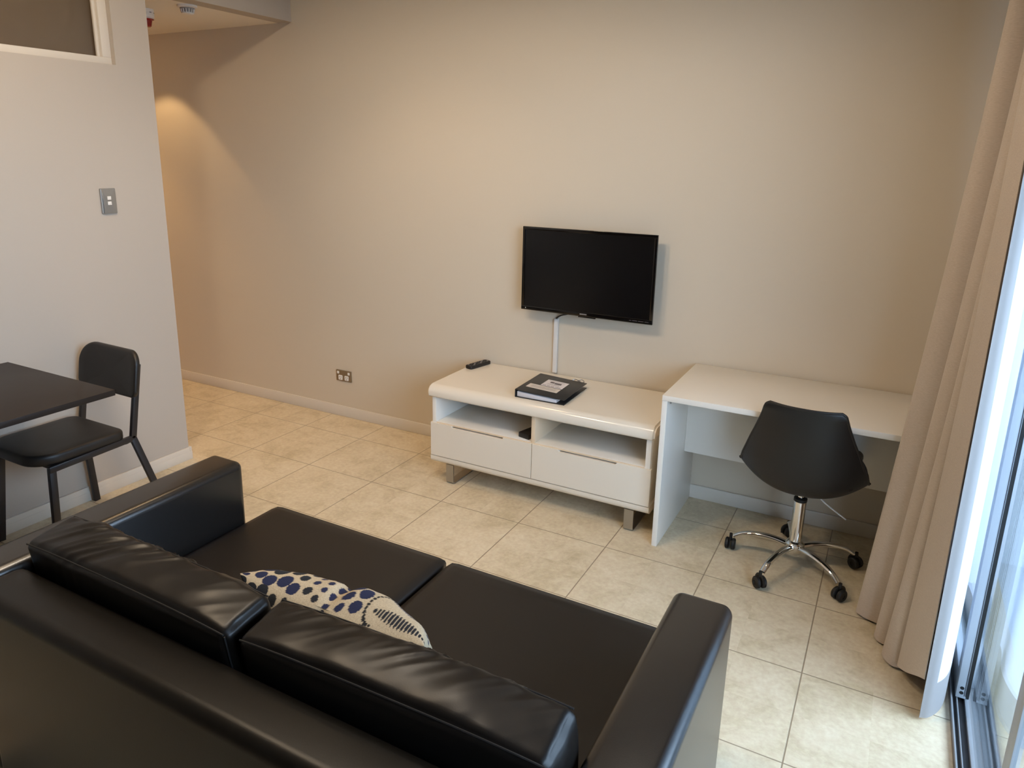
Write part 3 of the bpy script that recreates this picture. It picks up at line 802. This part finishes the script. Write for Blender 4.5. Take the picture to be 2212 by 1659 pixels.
# shell: v runs from the seat front lip to the top of the back, u across
prof = [(.215, .43, .17), (.17, .422, .20), (.10, .402, .225), (.02, .382, .238), (-.06, .376, .247), (-.125, .388, .252), (-.172, .43, .252), (-.196, .50, .240), (-.214, .58, .215), (-.232, .66, .187), (-.246, .735, .163), (-.254, .785, .150), (-.257, .803, .138)]
prof3 = catmull([(a, b_, c) for a, b_, c in prof], 5)
NU = 36
def shell(scale, off, th_):
    bm = NB(); lay = []
    for side in (0, 1):
        g = []
        for vi, p in enumerate(prof3):
            y, z, hw_ = p; vv = vi / (len(prof3) - 1)
            a = prof3[max(0, vi - 1)]; c = prof3[min(len(prof3) - 1, vi + 1)]
            t_ = Vector((c[0] - a[0], c[1] - a[1])).normalized(); nrm = Vector((t_.y, -t_.x)) * -1      # towards the sitter
            if nrm.dot(Vector((.5, .6))) < 0: nrm = -nrm
            row = []
            for k in range(NU + 1):
                u = -1 + 2 * k / NU
                curl = abs(u) ** 2.4
                dep = (.108 if vv < .5 else .108 - .086 * min(1, (vv - .5) / .4)) * (1 - max(0, .25 - vv) * 2.2)
                lift = curl * dep + off
                xx = u * hw_ * scale
                if vv > .93: xx *= 1 - .05 * ((vv - .93) / .07) ** 2
                d_ = lift + (th_ if side else 0)
                row.append(bm.verts.new(OM @ Vector((xx, y + nrm.x * d_, z + nrm.y * d_))))
            g.append(row)
        lay.append(g)
    nr = len(prof3)
    for s in (0, 1):
        g = lay[s]
        for j in range(nr - 1):
            for k in range(NU): bm.faces.new((g[j][k], g[j][k + 1], g[j + 1][k + 1], g[j + 1][k]))
    A, B = lay
    for j in range(nr - 1):
        for k in (0, NU): bm.faces.new((A[j][k], B[j][k], B[j + 1][k], A[j + 1][k]))
    for k in range(NU):
        for j in (0, nr - 1): bm.faces.new((A[j][k], A[j][k + 1], B[j][k + 1], B[j][k]))
    return bm
obj('shell', shell(1.0, 0, .006), 'plastic', oc, sharp=50)
# rolled rim
rim = NB(); pts = []
def rimpt(vi, u):
    y, z, hw_ = prof3[vi]; vv = vi / (len(prof3) - 1)
    a = prof3[max(0, vi - 1)]; c = prof3[min(len(prof3) - 1, vi + 1)]
    t_ = Vector((c[0] - a[0], c[1] - a[1])).normalized(); nrm = Vector((-t_.y, t_.x))
    if nrm.dot(Vector((.5, .6))) < 0: nrm = -nrm
    dep = (.108 if vv < .5 else .108 - .086 * min(1, (vv - .5) / .4)) * (1 - max(0, .25 - vv) * 2.2)
    d_ = abs(u) ** 2.4 * dep + .003; xx = u * hw_ * (1 - .05 * (max(0, vv - .93) / .07) ** 2)
    return OM @ Vector((xx, y + nrm.x * d_, z + nrm.y * d_))
for vi in range(len(prof3)): pts.append(rimpt(vi, -1))
for k in range(1, NU): pts.append(rimpt(len(prof3) - 1, -1 + 2 * k / NU))
for vi in reversed(range(len(prof3))): pts.append(rimpt(vi, 1))
for k in range(1, NU): pts.append(rimpt(0, 1 - 2 * k / NU))
pts.append(pts[0]); tube(rim, pts, .0055, 8); obj('rim', rim, 'plastic', oc)
# seat pad
pad = puffy((.192, .20, .028), (24, 24, 6), .026, (.0, .0, .012), None, OM @ Matrix.Translation((.014, .065, .474)))
obj('seat_pad', pad, 'blackfab', oc, sharp=80)
b = NB(); bx(b, -.055, .055, -.06, .07, .362, .378, .006, M4=OM); lathe(b, [(0, .348), (.028, .348), (.031, .372), (0, .372)], 0, 0, 24, OM); obj('seat_mount', b, 'plastic', oc)
b = NB(); lathe(b, [(0, .315), (.0135, .315), (.0135, .356), (0, .356)], 0, 0, 24, OM); obj('gas_piston', b, 'chrome', oc)
b = NB(); lathe(b, [(0, .085), (.0255, .085), (.0255, .318), (.0, .318)], 0, 0, 32, OM); colu = obj('column', b, 'chrome', oc)
b = NB(); lathe(b, [(.0258, .312), (.0275, .314), (.0275, .326), (.022, .329), (.014, .329), (.014, .312)], 0, 0, 32, OM); obj('collar', b, 'rubber', oc)
b = NB(); lathe(b, [(0, .062), (.026, .062), (.032, .070), (.040, .084), (.040, .112), (.030, .124), (.0256, .126), (0, .126)], 0, 0, 32, OM); obj('hub', b, 'chrome', oc)
b = NB(); tube(b, catmull([(OX + .03, OY + .01, .378), (OX + .062, OY + .015, .372), (OX + .070, OY + .015, .345), (OX + .10, OY + .012, .318), (OX + .185, OY + .0, .272)], 8), .0032, 8); obj('height_lever', b, 'switch', oc)
BASEANG = [178, 249, 318, 26, 102]; RAD = .272
for a_ in BASEANG:
    a = math.radians(a_); d = Vector((math.cos(a), math.sin(a), 0))
    pts = catmull([Vector((OX, OY, 0)) + d * r_ + Vector((0, 0, z)) for r_, z in ((.03, .098), (.09, .108), (.16, .106), (.22, .092), (.258, .068))], 8)
    nn = len(pts); rad = [.0165 - .0045 * i / (nn - 1) for i in range(nn)]
    b = NB(); tube(b, pts, rad, 14, 1.05, .72)
    leg = obj('base_leg', b, 'chrome', oc)
    c = Vector((OX, OY, 0)) + d * RAD
    ya = a + math.radians(random.choice((60, 95, 120)))
    cm = Matrix.Translation((c.x, c.y, 0)) @ Matrix.Rotation(ya, 4, 'Z')
    cas = NB()
    for s in (-1, 1):
        lathe(cas, [(0, -.009), (.021, -.009), (.026, -.005), (.026, .005), (.021, .009), (.010, .009), (.009, .006), (0, .006)], 0, 0, 28,
              cm @ Matrix.Translation((0, s * .0135, .026)) @ Matrix.Rotation(-s * PI / 2, 4, 'X'))
    co = obj('caster', cas, 'rubber', leg)
    hd_ = NB()
    lathe(hd_, [(0, .052), (.007, .052), (.007, .076), (0, .076)], 0, 0, 12, Matrix.Translation((c.x, c.y, 0)))
    tube(hd_, [cm @ Vector((.029 * math.cos(t), 0, .026 + .029 * math.sin(t))) for t in [math.radians(q) for q in range(-10, 181, 12)]], .008, 8, 1.2, .45, up=cm.to_3x3() @ Vector((0, 1, 0)))
    obj('caster_fork', hd_, 'rubber', leg)

# ------------------------------------------------------------------ television, cable, conduit
tv = thing('television', (2.735, -.06, .91), 'black flat-screen television mounted on the wall above the TV unit', 'television')
tx0, tx1, tz0, tz1, tf = 2.363, 3.106, .915, 1.368, -.082
box('case', tx0 + .02, tx1 - .02, tf + .008, tf + .045, tz0 + .02, tz1 - .02, 'plastic', tv, .008, 3)
fr = NB(); bw = .017
bx(fr, tx0, tx1, tf, tf + .014, tz1 - bw, tz1, .002); bx(fr, tx0, tx1, tf, tf + .014, tz0, tz0 + bw + .006, .002)
bx(fr, tx0, tx0 + bw, tf, tf + .014, tz0 + bw + .004, tz1 - bw + .002, .002); bx(fr, tx1 - bw, tx1, tf, tf + .014, tz0 + bw + .004, tz1 - bw + .002, .002)
frame_tv = obj('bezel', fr, 'tvframe', tv)
box('screen', tx0 + bw - .001, tx1 - bw + .001, tf + .003, tf + .010, tz0 + bw + .004, tz1 - bw + .002, 'screen', tv, 0)
b = NB(); xx = 2.712
for i, w in enumerate((.005, .002, .004, .004, .005, .004, .004)):
    bx(b, xx, xx + w, tf - .0006, tf, tz0 + .0095, tz0 + .0155); xx += w + .0016
obj('logo', b, 'grey', frame_tv, smooth=False, label='small grey maker mark')
b = NB()
for i, (w, g_) in enumerate(((.010, .005), (.026, .006), (.030, .006), (.022, 0))):
    pass
xx = 2.985
for w in (.010, .026, .028, .020):
    bx(b, xx, xx + w, tf - .0006, tf, tz0 + .011, tz0 + .0135); xx += w + .006
obj('markings', b, 'ink', frame_tv, smooth=False)
b = NB(); bx(b, tx0 + .026, tx0 + .029, tf - .0006, tf, tz0 + .008, tz0 + .014); obj('indicator_light', b, 'switch', frame_tv, smooth=False)
b = NB(); tube(b, catmull([(2.80, tf - .001, tz0 - .001), (2.86, tf + .004, tz0 - .006), (2.75, tf + .02, tz0 - .004), (2.70, tf + .03, tz0 + .01)], 6), .004, 8)
b.free()
box('mount', 2.62, 2.85, tf + .044, -.001, 1.03, 1.25, 'blackmet', tv, .002)
b = NB(); bx(b, 2.70, 2.80, tf + .002, tf + .012, tz0 - .007, tz0 + .001, .003); obj('sensor_lip', b, 'tvframe', tv)

cdt = box('cable_conduit', 2.534, 2.559, -.016, -.0005, .56, .868, 'conduit', None, .002, label='narrow white vertical cable cover on the wall below the television', cat='cable cover')
b = NB(); tube(b, catmull([(2.547, -.010, .855), (2.549, -.011, .872), (2.58, -.022, .893), (2.625, -.035, .909), (2.66, -.04, .93)], 8), .0042, 8)
obj('tv_cable', b, 'rubber', None, label='black cable running from the white cable cover up behind the television', cat='cable')

# ------------------------------------------------------------------ wall plates
ol = thing('power_outlet', (1.012, 0, .288), 'double power outlet low on the beige wall left of the TV unit', 'power outlet')
b = NB(); extrude_outline(b, roundrect(.948, 1.075, .250, .325, .004), 0, .009, .002, lambda x, y, z: Vector((x, -z, y))); pl = obj('plate', b, 'plate_beige', ol)
for x in (.985, 1.037):
    b = NB(); extrude_outline(b, roundrect(x - .017, x + .017, .258, .291, .006), 0, .0112, .001, lambda x_, y, z: Vector((x_, -z, y))); s_ = obj('socket', b, 'switch', ol)
    b = NB()
    for (sx, ang) in ((-.007, 25), (.007, -25)):
        bx(b, -.0013, .0013, -.0118, -.0110, -.004, .004, M4=Matrix.Translation((x + sx, 0, .279)) @ Matrix.Rotation(math.radians(ang), 4, 'Y'))
    bx(b, x - .0013, x + .0013, -.0118, -.0110, .262, .270)
    obj('pin_slot', b, 'rubber', s_, smooth=False)
for x in (.966, 1.056):
    b = NB(); extrude_outline(b, roundrect(x - .008, x + .008, .300, .317, .002), 0, .0125, .001, lambda x_, y, z: Vector((x_, -z, y))); obj('rocker_switch', b, 'switch', ol)

sw = thing('light_switch', (XL, -1.326, 1.484), 'silver two-gang light switch plate on the left wall', 'light switch')
b = NB(); extrude_outline(b, roundrect(-1.366, -1.287, 1.424, 1.546, .004), 0, .009, .002, lambda y, z, x: Vector((XL + x, y, z))); obj('plate', b, 'plate', sw)
b = NB(); bx(b, XL + .009, XL + .0102, -1.359, -1.356, 1.428, 1.542); obj('highlight_groove', b, 'chrome', sw)
for z in (1.499, 1.474):
    b = NB(); extrude_outline(b, roundrect(-1.334, -1.315, z - .0085, z + .0085, .002), 0, .0125, .001, lambda y, zz, x: Vector((XL + x, y, zz))); obj('rocker_switch', b, 'switch', sw)

# ------------------------------------------------------------------ alarm fittings on the corridor ceiling
sd = thing('smoke_detector', (.545, -.63, ZK), 'round white smoke detector on the corridor ceiling', 'smoke detector')
c_ = (.545, -.63)
b = NB(); lathe(b, [(0, ZK), (.052, ZK), (.052, ZK - .010), (.044, ZK - .014), (0, ZK - .014)], *c_, 36); obj('base', b, 'switch', sd)
b = NB(); lathe(b, [(.040, ZK - .012), (.038, ZK - .020), (.030, ZK - .022), (.030, ZK - .036), (0, ZK - .036)], *c_, 36); obj('chamber', b, 'grey', sd, label='grey inner chamber')
b = NB()
for k in range(14):
    a = 2 * PI * k / 14; d = Vector((math.cos(a), math.sin(a), 0)); p_ = Vector((c_[0], c_[1], 0)) + d * .036
    bar(b, p_ + Vector((0, 0, ZK - .016)), p_ - d * .005 + Vector((0, 0, ZK - .040)), .005, .006, side=d)
obj('vent_cage', b, 'switch', sd)
b = NB(); lathe(b, [(0, ZK - .046), (.026, ZK - .046), (.032, ZK - .042), (.032, ZK - .037), (0, ZK - .037)], *c_, 36); obj('cap', b, 'switch', sd)
al = thing('alarm_sounder', (.222, -.655, ZK), 'white alarm sounder with a red strobe lens on the corridor ceiling', 'alarm')
c_ = (.222, -.655)
b = NB(); lathe(b, [(0, ZK), (.046, ZK), (.048, ZK - .016), (.046, ZK - .019), (.048, ZK - .022), (.048, ZK - .044), (.040, ZK - .052), (0, ZK - .052)], *c_, 36); obj('body', b, 'switch', al)
for k in range(9):
    b = NB(); a = 2 * PI * k / 9; bx(b, .0462, .0486, -.006, .006, ZK - .0215, ZK - .0185, M4=Matrix.Translation((c_[0], c_[1], 0)) @ Matrix.Rotation(a, 4, 'Z'))
    obj('vent_slot', b, 'rubber', al)
b = NB(); lathe(b, [(0, ZK - .052), (.044, ZK - .052), (.045, ZK - .056), (.034, ZK - .060), (.028, ZK - .090), (.022, ZK - .094), (0, ZK - .094)], *c_, 36); obj('strobe_lens', b, 'red', al, label='red strobe lens')

# ------------------------------------------------------------------ dining chair and table
dc = thing('dining_chair', (.94, -1.8, 0), 'black padded dining chair with angled metal frame by the left wall', 'chair')
xn, xf = 1.135, .748
KZ = .432
def kp(x): return (x, -1.628, KZ)
for x, foot in ((xn, (1.150, -1.497, 0)), (xf, (.735, -1.597, 0))):
    b = NB(); bar(b, kp(x), foot, .030, .020); obj('leg', b, 'blackmet', dc)
    b = NB(); bar(b, kp(x), (x, -1.566, .775), .028, .020); obj('back_post', b, 'blackmet', dc)
    b = NB(); bar(b, (x, -1.618, KZ), (x, -2.02, KZ - .012), .028, .020); obj('side_rail', b, 'blackmet', dc)
for x, foot in ((xn - .004, (1.148, -2.035, 0)), (xf, (.742, -2.06, 0))):
    b = NB(); bar(b, (x, -2.005, KZ - .005), foot, .030, .022); obj('leg', b, 'blackmet', dc)
b = NB(); bar(b, (xf, -1.99, KZ - .012), (xn, -1.99, KZ - .012), .022, .018, side=(0, 1, 0)); obj('cross_rail', b, 'blackmet', dc); b = NB(); bar(b, (xf, -1.66, KZ - .010), (xn, -1.66, KZ - .010), .022, .018, side=(0, 1, 0)); obj('cross_rail', b, 'blackmet', dc)
b = NB(); o_ = roundrect(xf - .008, xn + .006, -2.075, -1.655, (.11, .11, .05, .05), 10)
cxs, cys = (xf + xn) / 2, -1.865
def seatmap(x, y, z):
    k = max(0, 1 - ((x - cxs) / .2) ** 2) * max(0, 1 - ((y - cys) / .21) ** 2)
    return Vector((x, y, z + (.006 * k if z > .46 else 0)))
extrude_outline(b, o_, KZ + .002, KZ + .052, .015, seatmap, 4); obj('seat', b, 'blackfab', dc, sharp=70)
b = NB(); o_ = roundrect(xf - .012, xn + .034, .622, .838, (.04, .04, .065, .10), 10)
def backmap(x, z, y):
    c = ((x - cxs) / .2) ** 2
    return Vector((x, -1.548 - y - .018 * (1 - c) * -1 - (.805 - z) * .16 - .012, z))
extrude_outline(b, o_, .002, .030, .011, backmap, 5); obj('backrest', b, 'blackfab', dc, sharp=70)

dt = thing('dining_table', (1.1, -2.3, 0), 'dark rectangular dining table against the left wall beside the dining chair', 'table')
TZ = .80
box('tabletop', XL + .003, 1.462, -2.72, -1.895, TZ - .024, TZ, 'tabletop', dt, .0015)
b = NB(); bx(b, 1.0, 1.16, -2.42, -2.30, .01, TZ - .03, .004)
obj('pedestal', b, 'blackmet', dt)
b = NB(); bx(b, .86, 1.30, -2.56, -2.16, 0, .012, .004); obj('base_plate', b, 'blackmet', dt)
b = NB(); bx(b, .90, 1.26, -2.5, -2.2, TZ - .034, TZ - .0245, .002); obj('bracket', b, 'blackmet', dt)

# ------------------------------------------------------------------ downlights and added fill spots
places = ['in the corridor ceiling nearest the room', 'in the corridor ceiling at its far end', 'in the ceiling between corridor and television', 'added as fill light above the sofa, on the dining side',
          'added as fill light above the sofa, on the window side', 'added to warm the floor just outside the corridor opening', 'added as fill light in front of the desk']
for (x, y, z, w, ang, bl, lc), pl_ in zip(DOWNLIGHTS_AND_FILLS, places):
    dl = thing('downlight', (x, y, z), 'round recessed downlight ' + pl_, 'downlight', 'recessed ceiling downlights')
    b = NB(); lathe(b, [(.040, z - .0005), (.052, z - .0005), (.052, z - .004), (.046, z - .006), (.040, z - .003), (.040, z - .0005)], x, y, 32); obj('trim_ring', b, 'switch', dl)
    b = NB(); lathe(b, [(0, z - .0008), (.040, z - .0008), (.040, z - .0016), (0, z - .0016)], x, y, 32); obj('lens', b, 'lamp', dl)
    s = spot('downlight_or_fill_lamp', (0, 0, -.012), w, ang, bl, lc, size=.10 if ang > 160 else .03); s.parent = dl
